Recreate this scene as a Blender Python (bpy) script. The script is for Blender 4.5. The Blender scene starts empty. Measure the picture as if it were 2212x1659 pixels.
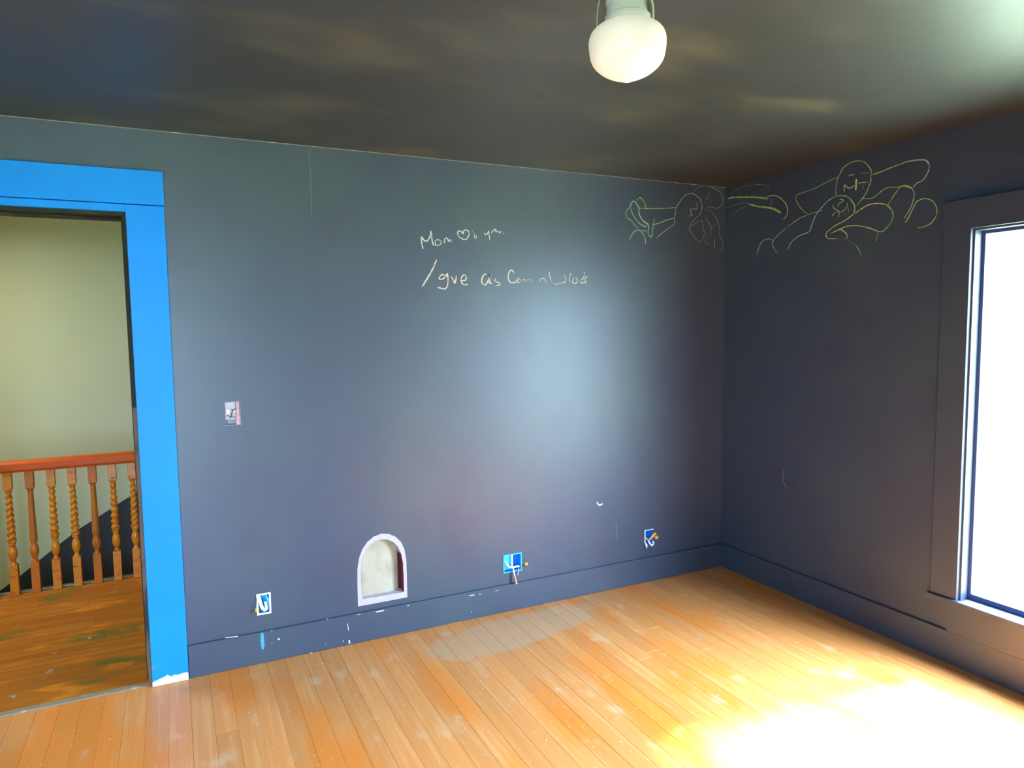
import bpy, bmesh, math, random
from mathutils import Vector, Matrix
PI = math.pi
random.seed(7)
S = bpy.context.scene
C = S.collection

# ---------------------------------------------------------------- camera
cam_d = bpy.data.cameras.new('camera'); cam = bpy.data.objects.new('camera', cam_d); C.objects.link(cam)
YAW, PITCH, ROLL, FPX = 0.453915, -0.081442, -0.012864, 1501.14
fw = Vector((math.sin(YAW)*math.cos(PITCH), math.cos(YAW)*math.cos(PITCH), math.sin(PITCH)))
r0 = Vector((math.cos(YAW), -math.sin(YAW), 0)); u0 = r0.cross(fw)
rr = r0*math.cos(ROLL) + u0*math.sin(ROLL); uu = -r0*math.sin(ROLL) + u0*math.cos(ROLL)
m = Matrix((rr, uu, -fw)).transposed().to_4x4(); m.translation = Vector((-3.1495, -3.3830, 1.5671))
cam.matrix_world = m
cam_d.sensor_width = 36; cam_d.lens = FPX/2212*36; cam_d.clip_start = 0.05; cam_d.clip_end = 200
S.camera = cam

# ---------------------------------------------------------------- world, sun, exposure
SKY = 104.0
SUN = 58.0
W2X0, W2X1 = -4.15, -3.25
S.view_settings.view_transform = 'Standard'; S.view_settings.look = 'None'
S.view_settings.exposure = 0.0; S.view_settings.gamma = 1.0; S.view_settings.use_curve_mapping = False
w = bpy.data.worlds.new('sky'); S.world = w; w.use_nodes = True
nt = w.node_tree; bg = nt.nodes['Background']
tc = nt.nodes.new('ShaderNodeTexCoord'); sp = nt.nodes.new('ShaderNodeSeparateXYZ'); rp = nt.nodes.new('ShaderNodeValToRGB')
nt.links.new(tc.outputs['Generated'], sp.inputs[0]); nt.links.new(sp.outputs['Z'], rp.inputs[0]); nt.links.new(rp.outputs[0], bg.inputs[0])
rp.color_ramp.elements[0].position = 0.0; rp.color_ramp.elements[0].color = (.22, .33, .47, 1)
rp.color_ramp.elements[1].position = 1.0; rp.color_ramp.elements[1].color = (.58, .78, 1.0, 1)
bg.inputs[1].default_value = SKY
sd = bpy.data.lights.new('sun', 'SUN'); sd.energy = SUN; sd.angle = math.radians(6); sd.color = (1, .95, .85)
so = bpy.data.objects.new('sun', sd); C.objects.link(so)
so.rotation_euler = Vector((-1.0, 0.08, -1.20)).to_track_quat('-Z', 'Y').to_euler()
so.location = (6, -2, 7)
def portal(name, loc, rot, sx, sy):
    d = bpy.data.lights.new(name, 'AREA'); d.shape = 'RECTANGLE'; d.size = sx; d.size_y = sy; d.cycles.is_portal = True
    o = bpy.data.objects.new(name, d); C.objects.link(o); o.location = loc; o.rotation_euler = rot
portal('window_portal', (.16, -2.233, 1.134), (0, PI/2, 0), 1.70, 1.45)

portal('window_portal', (W2X0/2+W2X1/2, -4.16, 1.134), (PI/2, 0, 0), W2X1-W2X0, 1.68)

# ---------------------------------------------------------------- materials
def mat(name, col, rough=.5, metal=0, noise=None, bump=None, emit=None, spec=.5, coat=0, rnd=0, ior=1.5):
    """noise = (scale xyz, colour2, lo, hi, detail); bump = (scale, strength)"""
    M = bpy.data.materials.new(name); M.use_nodes = True; t = M.node_tree; b = t.nodes['Principled BSDF']
    b.inputs['Base Color'].default_value = (*col, 1); b.inputs['Roughness'].default_value = rough
    b.inputs['Metallic'].default_value = metal; b.inputs['Specular IOR Level'].default_value = spec
    b.inputs['IOR'].default_value = ior; b.inputs['Coat Weight'].default_value = coat
    g = t.nodes.new('ShaderNodeNewGeometry')
    last = None
    if noise:
        for (sc, c2, lo, hi, det) in noise:
            mp = t.nodes.new('ShaderNodeMapping'); mp.inputs['Scale'].default_value = sc
            n = t.nodes.new('ShaderNodeTexNoise'); n.inputs['Scale'].default_value = 1; n.inputs['Detail'].default_value = det
            r = t.nodes.new('ShaderNodeMapRange'); r.inputs['From Min'].default_value = lo; r.inputs['From Max'].default_value = hi; r.interpolation_type = 'SMOOTHSTEP'
            x = t.nodes.new('ShaderNodeMix'); x.data_type = 'RGBA'; x.inputs[7].default_value = (*c2, 1)
            t.links.new(g.outputs['Position'], mp.inputs[0]); t.links.new(mp.outputs[0], n.inputs[0]); t.links.new(n.outputs[0], r.inputs[0]); t.links.new(r.outputs[0], x.inputs[0])
            if last: t.links.new(last, x.inputs[6])
            else: x.inputs[6].default_value = (*col, 1)
            last = x.outputs[2]
    if rnd:
        oi = t.nodes.new('ShaderNodeObjectInfo'); hs = t.nodes.new('ShaderNodeHueSaturation')
        mr = t.nodes.new('ShaderNodeMapRange'); mr.inputs['To Min'].default_value = 1-rnd; mr.inputs['To Max'].default_value = 1+rnd
        t.links.new(oi.outputs['Random'], mr.inputs[0]); t.links.new(mr.outputs[0], hs.inputs['Value'])
        if last: t.links.new(last, hs.inputs['Color'])
        else: hs.inputs['Color'].default_value = (*col, 1)
        last = hs.outputs[0]
    if last: t.links.new(last, b.inputs['Base Color'])
    if bump:
        mp = t.nodes.new('ShaderNodeMapping'); mp.inputs['Scale'].default_value = bump[0] if isinstance(bump[0], tuple) else (bump[0],)*3
        n = t.nodes.new('ShaderNodeTexNoise'); n.inputs['Scale'].default_value = 1; n.inputs['Detail'].default_value = 3
        bu = t.nodes.new('ShaderNodeBump'); bu.inputs['Strength'].default_value = bump[1]; bu.inputs['Distance'].default_value = .01
        t.links.new(g.outputs['Position'], mp.inputs[0]); t.links.new(mp.outputs[0], n.inputs[0]); t.links.new(n.outputs[0], bu.inputs['Height']); t.links.new(bu.outputs[0], b.inputs['Normal'])
    if emit: b.inputs['Emission Color'].default_value = (*emit[0], 1); b.inputs['Emission Strength'].default_value = emit[1]
    return M
WALL = mat('dark_slate_paint', (.034, .052, .090), .43, spec=.75, noise=[((1.3, 1.3, 1.1), (.042, .066, .090), .4, .7, 3), ((3, 3, 3), (.036, .047, .082), .5, .75, 4)], bump=(6, .12))
WALLR = WALL
CEIL = mat('charcoal_ceiling_paint', (.024, .028, .031), .44, spec=.8, noise=[((1.6, 3.5, 1), (.070, .070, .052), .5, .75, 6), ((2.2, 1.2, 1), (.032, .038, .046), .5, .7, 4)], bump=(5, .2))
BLUE = mat('bright_blue_trim_paint', (.0, .235, .80), .5, spec=.3, noise=[((2, 2, 1.5), (.0, .27, .86), .4, .7, 2)], bump=(9, .06))
PRIMER = mat('bare_cream_wood', (.80, .76, .66), .6)
JAMB = mat('dark_olive_jamb', (.018, .020, .010), .6, spec=.2, noise=[((9, 9, 5), (.035, .03, .015), .52, .6, 4)])
WORN = mat('worn_brown_jamb', (.20, .12, .075), .6, spec=.2, noise=[((9, 9, 5), (.06, .045, .03), .45, .6, 4)])
FLOOR = mat('varnished_fir', (.74, .28, .075), .42, spec=.35, rnd=.07, noise=[((38, 1.6, 1), (.80, .36, .12), .45, .75, 5), ((3.2, 1.1, 1), (.80, .24, .035), .47, .62, 4), ((9, 5, 1), (.76, .40, .19), .58, .74, 6), ((90, 45, 1), (.82, .68, .55), .70, .74, 2)], bump=((60, 3, 1), .08))
HFLOOR = mat('worn_hall_varnish', (.40, .120, .006), .5, spec=.2, rnd=.10, noise=[((2, 30, 1), (.48, .18, .02), .45, .7, 4), ((3, 5, 1), (.16, .13, .016), .52, .68, 4), ((4, 9, 1), (.60, .19, .01), .55, .68, 4), ((14, 9, 1), (.34, .30, .22), .66, .72, 4)], bump=((3, 50, 1), .08))
def worn_patch(M, c, r, col, ang=0.0):
    t = M.node_tree; b = t.nodes['Principled BSDF']; src = b.inputs['Base Color'].links[0].from_socket
    g = t.nodes.new('ShaderNodeNewGeometry'); n = t.nodes.new('ShaderNodeTexNoise'); n.inputs['Scale'].default_value = 5; n.inputs['Detail'].default_value = 5
    s = t.nodes.new('ShaderNodeVectorMath'); s.operation = 'MULTIPLY_ADD'; s.inputs[1].default_value = (.22, .22, 0)
    mp = t.nodes.new('ShaderNodeMapping'); mp.vector_type = 'TEXTURE'; mp.inputs['Location'].default_value = (c[0]+.11, c[1]+.11, 0); mp.inputs['Scale'].default_value = (r[0], r[1], 1); mp.inputs['Rotation'].default_value = (0, 0, ang)
    t.links.new(g.outputs['Position'], n.inputs[0]); t.links.new(n.outputs['Color'], s.inputs[0]); t.links.new(g.outputs['Position'], s.inputs[2]); t.links.new(s.outputs[0], mp.inputs[0])
    ln = t.nodes.new('ShaderNodeVectorMath'); ln.operation = 'LENGTH'; t.links.new(mp.outputs[0], ln.inputs[0])
    mr = t.nodes.new('ShaderNodeMapRange'); mr.inputs['From Min'].default_value = 1.02; mr.inputs['From Max'].default_value = .86; mr.inputs['To Max'].default_value = .62; t.links.new(ln.outputs['Value'], mr.inputs[0])
    x = t.nodes.new('ShaderNodeMix'); x.data_type = 'RGBA'; x.inputs[7].default_value = (*col, 1)
    t.links.new(mr.outputs[0], x.inputs[0]); t.links.new(src, x.inputs[6]); t.links.new(x.outputs[2], b.inputs['Base Color'])
worn_patch(FLOOR, (-1.62, -.24), (.55, .17), (.62, .39, .22), .12)
SLAB = mat('subfloor_dark', (.10, .05, .02), .8)
THRESH = mat('worn_grey_threshold', (.30, .24, .16), .6, noise=[((12, 30, 5), (.55, .5, .44), .55, .68, 4)])
HALLW = mat('pale_khaki_plaster', (.55, .56, .37), .62, noise=[((1.2, 1.2, 1.2), (.52, .57, .40), .4, .7, 2)])
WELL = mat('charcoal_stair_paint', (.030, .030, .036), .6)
OAK = mat('orange_stained_wood', (.52, .14, .010), .38, spec=.25, noise=[((20, 20, 4), (.38, .13, .02), .45, .7, 4)])
OAKL = mat('gold_stained_wood', (.62, .22, .012), .30, spec=.4, noise=[((14, 14, 30), (.60, .13, .008), .5, .62, 3), ((24, 24, 34), (.16, .05, .01), .62, .70, 3)])
RAIL = mat('red_orange_handrail', (.58, .085, .004), .4, spec=.2, noise=[((4, 30, 30), (.46, .075, .004), .45, .7, 3)])
GLOBE = mat('opal_white_glass', (.92, .90, .84), .25, emit=((1, .90, .68), .42))
FITTER = mat('white_enamel_metal', (.92, .90, .80), .4)
WIRE = mat('pale_brass_wire', (.62, .60, .40), .4)
DARK = mat('dark_slot', (.02, .02, .03), .5)
PLASTER = mat('bare_pinkish_plaster', (.50, .40, .43), .8, noise=[((30, 30, 30), (.46, .45, .50), .45, .65, 4)], bump=(80, .3))
REDEDGE = mat('dark_red_lath', (.16, .015, .02), .8)
CREAM = mat('cream_hide_panel', (.44, .38, .27), .6, noise=[((9, 9, 7), (.36, .31, .21), .45, .65, 3)], bump=(14, .6))
BOXB = mat('blue_plastic', (.01, .26, .80), .4)
BOXC = mat('cyan_blue_plastic', (.03, .50, .85), .4)
WHITE = mat('white_plastic', (.86, .87, .86), .45)
NUT = mat('yellow_wire_nut', (.85, .45, .05), .4)
COPPER = mat('salmon_copper_wire', (.80, .30, .18), .4)
PINK = mat('faded_pink_side', (.50, .26, .28), .7, noise=[((60, 60, 50), (.58, .36, .44), .45, .6, 3)])
STEEL = mat('galvanised_grey', (.42, .43, .48), .5, noise=[((80, 80, 80), (.7, .7, .66), .5, .65, 3)])
BLACKW = mat('black_wire', (.02, .035, .05), .5)
SASH = mat('deep_blue_sash_paint', (.035, .07, .22), .4)
CAULK = mat('cracked_grey_caulk', (.26, .26, .24), .8, noise=[((14, 1, 1), (.80, .78, .70), .62, .68, 5)])
FENCE = mat('pale_cream_boards', (.80, .76, .60), .8)  # the fence boards' own even pale cream
GROUND = mat('pale_gravel_and_grass', (.27, .31, .17), .9, noise=[((.3, .3, 1), (.32, .35, .22), .4, .7, 3)])
CH = dict(
 chalk_white=mat('white_chalk', (.62, .66, .62), .9, noise=[((60, 60, 60), (.40, .45, .44), .5, .62, 3)]),
 chalk_cream=mat('cream_chalk', (.66, .60, .48), .9, noise=[((60, 60, 60), (.36, .35, .32), .5, .62, 3)]),
 chalk_green=mat('green_chalk', (.30, .55, .12), .9, noise=[((50, 50, 50), (.16, .34, .09), .45, .65, 3)]),
 chalk_teal=mat('teal_chalk', (.34, .62, .48), .9, noise=[((50, 50, 50), (.22, .42, .36), .45, .65, 3)]),
 chalk_grey=mat('grey_chalk', (.34, .36, .34), .9, noise=[((50, 50, 50), (.18, .20, .20), .45, .65, 3)]),
 chalk_yellow=mat('yellow_chalk', (.66, .70, .22), .9, noise=[((50, 50, 50), (.42, .48, .16), .45, .65, 3)]),
 chip_white=mat('white_chip', (.80, .84, .90), .8), chip_blue=mat('blue_smear', (.06, .30, .70), .5),
 chip_dark=mat('dark_mark', (.02, .03, .04), .8), scuff=mat('pale_scuff', (.16, .20, .24), .8))
def glass():
    M = bpy.data.materials.new('window_glass'); M.use_nodes = True; t = M.node_tree; t.nodes.clear()
    o = t.nodes.new('ShaderNodeOutputMaterial'); mx = t.nodes.new('ShaderNodeMixShader'); tr = t.nodes.new('ShaderNodeBsdfTransparent'); gl = t.nodes.new('ShaderNodeBsdfGlossy'); f = t.nodes.new('ShaderNodeMath'); f.operation = 'MULTIPLY_ADD'; f.inputs[1].default_value = .55; f.inputs[2].default_value = .04; pw = t.nodes.new('ShaderNodeMath'); pw.operation = 'POWER'; pw.inputs[1].default_value = 5; lw = t.nodes.new('ShaderNodeLayerWeight'); lw.inputs['Blend'].default_value = .5; t.links.new(lw.outputs['Facing'], pw.inputs[0]); t.links.new(pw.outputs[0], f.inputs[0])
    gl.inputs['Roughness'].default_value = .02; tr.inputs[0].default_value = (.97, .98, .98, 1)
    t.links.new(f.outputs[0], mx.inputs[0]); t.links.new(tr.outputs[0], mx.inputs[1]); t.links.new(gl.outputs[0], mx.inputs[2]); t.links.new(mx.outputs[0], o.inputs[0])
    return M
GLASS = glass()

# ---------------------------------------------------------------- helpers
def link(name, bm, mats, parent=None, smooth=False, loc=None):
    bmesh.ops.recalc_face_normals(bm, faces=bm.faces)
    me = bpy.data.meshes.new(name); bm.to_mesh(me); bm.free()
    for mm in (mats if isinstance(mats, (list, tuple)) else [mats]): me.materials.append(mm)
    if smooth:
        for p in me.polygons: p.use_smooth = True
    o = bpy.data.objects.new(name, me); C.objects.link(o)
    if parent: o.parent = parent
    if loc: o.location = loc
    return o
def empty(name, loc=(0, 0, 0), kind=None):
    o = bpy.data.objects.new(name, None); C.objects.link(o); o.location = loc; o.empty_display_size = .05
    if kind: o['kind'] = kind
    return o
def kind(o, k): o['kind'] = k; return o
def tag(o, label, cat, group=None):
    o['label'] = label; o['category'] = cat
    if group: o['group'] = group
    return o
def box(bm, x0, x1, y0, y1, z0, z1, bev=0, mi=0):
    r = bmesh.ops.create_cube(bm, size=1)
    for v in r['verts']: v.co = Vector(((x0+x1)/2+v.co.x*(x1-x0), (y0+y1)/2+v.co.y*(y1-y0), (z0+z1)/2+v.co.z*(z1-z0)))
    fs = {f for v in r['verts'] for f in v.link_faces}
    for f in fs: f.material_index = mi
    if bev:
        es = list({e for f in fs for e in f.edges})
        bmesh.ops.bevel(bm, geom=es, offset=bev, segments=1, affect='EDGES')
    return bm
def bx(*a, **k): return box(bmesh.new(), *a, **k)
def lathe(bm, prof, cx=0, cy=0, n=32, mod=None, mi=0, square=None):
    rings = []
    for (z, r) in prof:
        ring = []
        for i in range(n):
            a = 2*PI*i/n; q = r*(mod(a, z) if mod else 1)
            ring.append(bm.verts.new((cx+q*math.cos(a), cy+q*math.sin(a), z)))
        rings.append(ring)
    for a, b in zip(rings, rings[1:]):
        for i in range(n):
            f = bm.faces.new((a[i], a[(i+1) % n], b[(i+1) % n], b[i])); f.material_index = mi
    for ring in (rings[0], rings[-1]): f = bm.faces.new(ring); f.material_index = mi
    return bm
def crom(pts, k=6):
    if len(pts) < 3: return [Vector(p) for p in pts]
    P = [Vector(p) for p in pts]; P = [2*P[0]-P[1]] + P + [2*P[-1]-P[-2]]; out = []
    for i in range(1, len(P)-2):
        for j in range(k):
            t = j/k; a, b, c, d = P[i-1:i+3]
            out.append(.5*((2*b)+(c-a)*t+(2*a-5*b+4*c-d)*t*t+(3*b-a-3*c+d)*t**3))
    out.append(P[-2]); return out
def tube(bm, pts, r, n=8, mi=0, k=6):
    P = crom(pts, k); rings = []
    for i, p in enumerate(P):
        t = (P[min(i+1, len(P)-1)]-P[max(i-1, 0)]).normalized()
        a = t.orthogonal().normalized() if i == 0 else (a - t*a.dot(t)).normalized()
        b = t.cross(a); rad = r(i/(len(P)-1)) if callable(r) else r
        rings.append([bm.verts.new(p+(a*math.cos(2*PI*j/n)+b*math.sin(2*PI*j/n))*rad) for j in range(n)])
    for a_, b_ in zip(rings, rings[1:]):
        for i in range(n): f = bm.faces.new((a_[i], a_[(i+1) % n], b_[(i+1) % n], b_[i])); f.material_index = mi
    for ring in (rings[0], rings[-1]): f = bm.faces.new(ring); f.material_index = mi
    return bm
def plate(outer, holes, m3, t3):
    """flat plate with holes; m3 maps 2d -> 3d, t3 is the thickness vector"""
    bm = bmesh.new(); es = []
    for loop in [outer]+holes:
        vs = [bm.verts.new(m3(*p)) for p in loop]
        for i in range(len(vs)): es.append(bm.edges.new((vs[i], vs[(i+1) % len(vs)])))
    bmesh.ops.triangle_fill(bm, use_beauty=True, use_dissolve=False, edges=es)
    r = bmesh.ops.extrude_face_region(bm, geom=bm.faces[:])
    bmesh.ops.translate(bm, verts=[v for v in r['geom'] if isinstance(v, bmesh.types.BMVert)], vec=t3)
    return bm
def rect(a0, a1, b0, b1): return [(a0, b0), (a1, b0), (a1, b1), (a0, b1)]
PX = .0021   # metres of wall per unit of stroke width
def strokes(bm, data, m3, nrm, mi_of, th=.0006, seed=1):
    """chalk lines: thin ribbons lying on the wall, each with ragged width"""
    rnd = random.Random(seed)
    for (mn, wd, pts) in data:
        P = crom([(p[0], p[1], 0) for p in pts], 6); wv = wd*PX/2; L = []; R_ = []; n = len(P)
        for i, p in enumerate(P):
            t = (P[min(i+1, n-1)]-P[max(i-1, 0)]); t.z = 0
            if t.length < 1e-7: t = Vector((1, 0, 0))
            t.normalize(); q = Vector((-t.y, t.x, 0)); e = min(1, .45+min(i, n-1-i)*.35)
            ww = wv*e*rnd.uniform(.72, 1.15)
            L.append(p+q*ww); R_.append(p-q*ww)
        N = Vector(nrm)*th
        tl = [bm.verts.new(Vector(m3(v.x, v.y))+N) for v in L]; tr = [bm.verts.new(Vector(m3(v.x, v.y))+N) for v in R_]
        bl = [bm.verts.new(m3(v.x, v.y)) for v in L]; br = [bm.verts.new(m3(v.x, v.y)) for v in R_]
        for i in range(n-1):
            for q in ((tl[i], tl[i+1], tr[i+1], tr[i]), (tl[i], bl[i], bl[i+1], tl[i+1]), (tr[i], tr[i+1], br[i+1], br[i])):
                bm.faces.new(q).material_index = mi_of(mn)
        for i in (0, n-1): bm.faces.new((tl[i], tr[i], br[i], bl[i])).material_index = mi_of(mn)
    return bm
BACK = lambda a, b: (a, -.0002, b)
RIGHT = lambda a, b: (-.0002, a, b)

# ---------------------------------------------------------------- traced chalk lines and marks, in metres on their wall
WRITE1 = [["chalk_white",3.2,[[-1.988,1.967],[-1.994,1.992],[-1.995,2.027],[-1.982,2.01],[-1.966,2.007],[-1.951,2.029],[-1.944,2.056],[-1.942,2.034],[-1.938,2.004],[-1.929,1.985]]],["chalk_white",2,[[-1.921,1.995],[-1.923,2.009],[-1.911,2.016],[-1.9,2.014],[-1.89,2.006],[-1.895,1.994],[-1.907,1.988],[-1.921,1.99],[-1.921,2.0]]],["chalk_white",2.6,[[-1.873,1.998],[-1.871,2.02],[-1.859,2.027],[-1.853,2.016],[-1.85,2.009],[-1.842,2.019],[-1.833,2.006]]],["chalk_white",2.6,[[-1.786,2.03],[-1.798,2.045],[-1.798,2.061],[-1.783,2.066],[-1.77,2.053],[-1.766,2.067],[-1.751,2.072],[-1.737,2.064],[-1.737,2.046],[-1.752,2.025],[-1.769,2.024],[-1.784,2.032]]],["chalk_white",1,[[-1.718,2.074],[-1.716,2.065]]],["chalk_white",1.6,[[-1.707,2.058],[-1.705,2.034],[-1.695,2.036],[-1.693,2.045],[-1.705,2.044]]],["chalk_white",2.6,[[-1.649,2.063],[-1.644,2.054],[-1.634,2.057],[-1.624,2.074]]],["chalk_white",2.4,[[-1.624,2.074],[-1.622,2.053],[-1.618,2.024]]],["chalk_white",2.6,[[-1.609,2.061],[-1.598,2.077],[-1.586,2.085],[-1.578,2.074]]],["chalk_white",1.6,[[-1.588,2.082],[-1.581,2.071],[-1.57,2.074]]],["chalk_white",2,[[-1.568,2.076],[-1.563,2.067],[-1.555,2.07],[-1.554,2.079]]],["chalk_white",3,[[-1.54,2.067],[-1.534,2.064]]]]
WRITE2 = [["chalk_cream",4,[[-1.917,1.916],[-1.938,1.871],[-1.968,1.822],[-1.999,1.776]]],["chalk_cream",3,[[-1.873,1.835],[-1.887,1.841],[-1.901,1.832],[-1.905,1.819],[-1.892,1.817],[-1.875,1.826],[-1.86,1.849]]],["chalk_cream",3,[[-1.86,1.849],[-1.858,1.815],[-1.862,1.784],[-1.876,1.768],[-1.896,1.771],[-1.917,1.776]]],["chalk_cream",3.2,[[-1.839,1.831],[-1.827,1.811],[-1.82,1.798],[-1.815,1.814],[-1.811,1.838]]],["chalk_cream",3.4,[[-1.781,1.812],[-1.761,1.815],[-1.757,1.833],[-1.768,1.842],[-1.782,1.828],[-1.785,1.807],[-1.771,1.792],[-1.747,1.792]]],["chalk_cream",4,[[-1.643,1.851],[-1.661,1.837],[-1.669,1.809],[-1.654,1.791],[-1.639,1.801],[-1.628,1.828],[-1.625,1.851],[-1.623,1.805],[-1.611,1.801]]],["chalk_cream",2.4,[[-1.586,1.827],[-1.593,1.815],[-1.575,1.806],[-1.562,1.799],[-1.575,1.79],[-1.59,1.79]]],["chalk_cream",3.4,[[-1.477,1.855],[-1.493,1.873],[-1.509,1.859],[-1.514,1.835],[-1.507,1.814],[-1.489,1.805],[-1.467,1.813],[-1.454,1.822]]],["chalk_cream",2,[[-1.449,1.832],[-1.462,1.822],[-1.465,1.81],[-1.449,1.808],[-1.441,1.82],[-1.449,1.832]]],["chalk_cream",1.4,[[-1.428,1.811],[-1.422,1.825],[-1.411,1.821],[-1.409,1.811]]],["chalk_cream",1.4,[[-1.395,1.814],[-1.393,1.826],[-1.376,1.824],[-1.374,1.812]]],["chalk_cream",2,[[-1.325,1.813],[-1.314,1.83],[-1.297,1.832],[-1.286,1.821],[-1.281,1.809]]],["chalk_cream",3,[[-1.263,1.871],[-1.259,1.845],[-1.248,1.814]]],["chalk_cream",2,[[-1.239,1.809],[-1.22,1.801],[-1.192,1.81],[-1.164,1.813],[-1.155,1.828],[-1.163,1.847],[-1.169,1.857]]],["chalk_cream",2,[[-1.123,1.865],[-1.129,1.848],[-1.135,1.833],[-1.127,1.814]]],["chalk_cream",2.6,[[-1.098,1.841],[-1.112,1.829],[-1.109,1.811],[-1.092,1.809],[-1.08,1.824],[-1.092,1.841]]],["chalk_cream",2.6,[[-1.034,1.872],[-1.04,1.84],[-1.057,1.827],[-1.057,1.812],[-1.037,1.815],[-1.025,1.83]]],["chalk_cream",2.4,[[-1.013,1.85],[-1.031,1.835],[-1.022,1.805]]]]
DRAW_A = [["chalk_green",2,[[-0.681,2.291],[-0.663,2.307],[-0.645,2.311],[-0.627,2.295],[-0.615,2.277],[-0.609,2.258],[-0.6,2.249]]],["chalk_teal",3,[[-0.722,2.251],[-0.716,2.27],[-0.702,2.288],[-0.684,2.284],[-0.666,2.264],[-0.658,2.25],[-0.66,2.23],[-0.651,2.207],[-0.627,2.179],[-0.593,2.162],[-0.587,2.138]]],["chalk_teal",2.4,[[-0.719,2.246],[-0.705,2.218],[-0.675,2.181],[-0.645,2.159],[-0.615,2.148],[-0.599,2.159]]],["chalk_teal",1.8,[[-0.725,2.25],[-0.74,2.24],[-0.749,2.22],[-0.743,2.192],[-0.713,2.177],[-0.687,2.152],[-0.651,2.122]]],["chalk_teal",2,[[-0.725,2.068],[-0.704,2.103],[-0.681,2.121],[-0.651,2.122],[-0.602,2.123]]],["chalk_teal",2,[[-0.645,2.12],[-0.62,2.092],[-0.611,2.068],[-0.611,2.044]]],["chalk_teal",2.2,[[-0.587,2.138],[-0.593,2.118],[-0.584,2.096],[-0.569,2.09],[-0.56,2.129],[-0.554,2.164],[-0.547,2.198]]],["chalk_green",2,[[-0.657,2.25],[-0.645,2.252],[-0.554,2.256],[-0.462,2.263],[-0.386,2.272]]],["chalk_teal",2,[[-0.56,2.161],[-0.511,2.173],[-0.461,2.193],[-0.398,2.21]]],["chalk_teal",1.7,[[-0.532,2.084],[-0.486,2.118],[-0.436,2.15],[-0.401,2.172],[-0.395,2.192],[-0.395,2.217],[-0.389,2.247],[-0.385,2.272],[-0.361,2.303],[-0.336,2.334],[-0.304,2.356],[-0.265,2.363],[-0.233,2.354],[-0.2,2.334],[-0.19,2.309],[-0.186,2.279],[-0.199,2.253]]],["chalk_grey",1.8,[[-0.199,2.253],[-0.205,2.24],[-0.244,2.21],[-0.27,2.178],[-0.283,2.15],[-0.263,2.123],[-0.22,2.082]]],["chalk_grey",1.6,[[-0.22,2.082],[-0.197,2.078],[-0.174,2.102],[-0.164,2.133],[-0.174,2.158],[-0.181,2.188],[-0.185,2.206],[-0.218,2.199],[-0.27,2.166]]],["chalk_grey",1.2,[[-0.262,2.362],[-0.24,2.386],[-0.214,2.406],[-0.181,2.412]]],["chalk_teal",1.2,[[-0.135,2.414],[-0.088,2.405],[-0.047,2.39],[-0.026,2.366],[-0.019,2.336],[-0.032,2.309],[-0.066,2.287],[-0.106,2.292],[-0.146,2.288]]],["chalk_grey",1.6,[[-0.134,2.379],[-0.132,2.358],[-0.147,2.34],[-0.163,2.342]]],["chalk_grey",1.4,[[-0.13,2.322],[-0.09,2.335]]],["chalk_teal",1.8,[[-0.226,2.314],[-0.225,2.282],[-0.232,2.274],[-0.274,2.269],[-0.271,2.244],[-0.261,2.234],[-0.296,2.226]]],["chalk_grey",1.3,[[-0.159,2.278],[-0.112,2.263],[-0.078,2.235],[-0.058,2.202],[-0.047,2.164],[-0.043,2.123],[-0.018,2.083],[-0.018,2.047],[-0.038,2.02]]],["chalk_grey",1.7,[[-0.159,2.23],[-0.132,2.198],[-0.108,2.169],[-0.114,2.151],[-0.112,2.12]]],["chalk_grey",1.6,[[-0.108,2.167],[-0.058,2.197]]],["chalk_grey",1.4,[[-0.141,2.134],[-0.15,2.103],[-0.157,2.077],[-0.137,2.065],[-0.118,2.073]]],["chalk_white",1.6,[[-0.079,2.097],[-0.086,2.07],[-0.083,2.044]]]]
DRAW_B = [["chalk_grey",1.1,[[-0.041,2.366],[-0.087,2.386],[-0.15,2.397],[-0.217,2.394],[-0.27,2.387]]],["chalk_white",1.8,[[-0.251,2.39],[-0.3,2.382]]],["chalk_grey",1,[[-0.3,2.382],[-0.329,2.374],[-0.351,2.35],[-0.355,2.331]]],["chalk_green",5,[[-0.02,2.344],[-0.059,2.348],[-0.137,2.337],[-0.232,2.321],[-0.311,2.302],[-0.35,2.291]]],["chalk_grey",1.2,[[-0.021,2.292],[-0.082,2.301],[-0.152,2.299],[-0.199,2.289]]],["chalk_green",5.5,[[-0.199,2.287],[-0.273,2.26],[-0.351,2.241],[-0.401,2.223],[-0.448,2.195]]],["chalk_grey",1,[[-0.047,2.237],[-0.124,2.266],[-0.2,2.282]]],["chalk_grey",1.6,[[-0.316,2.366],[-0.307,2.32]]],["chalk_grey",1.3,[[-0.38,2.291],[-0.376,2.249]]],["chalk_yellow",2,[[-0.33,2.306],[-0.374,2.305],[-0.412,2.297],[-0.455,2.269],[-0.486,2.233],[-0.495,2.199],[-0.487,2.173],[-0.464,2.157]]]]
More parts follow.
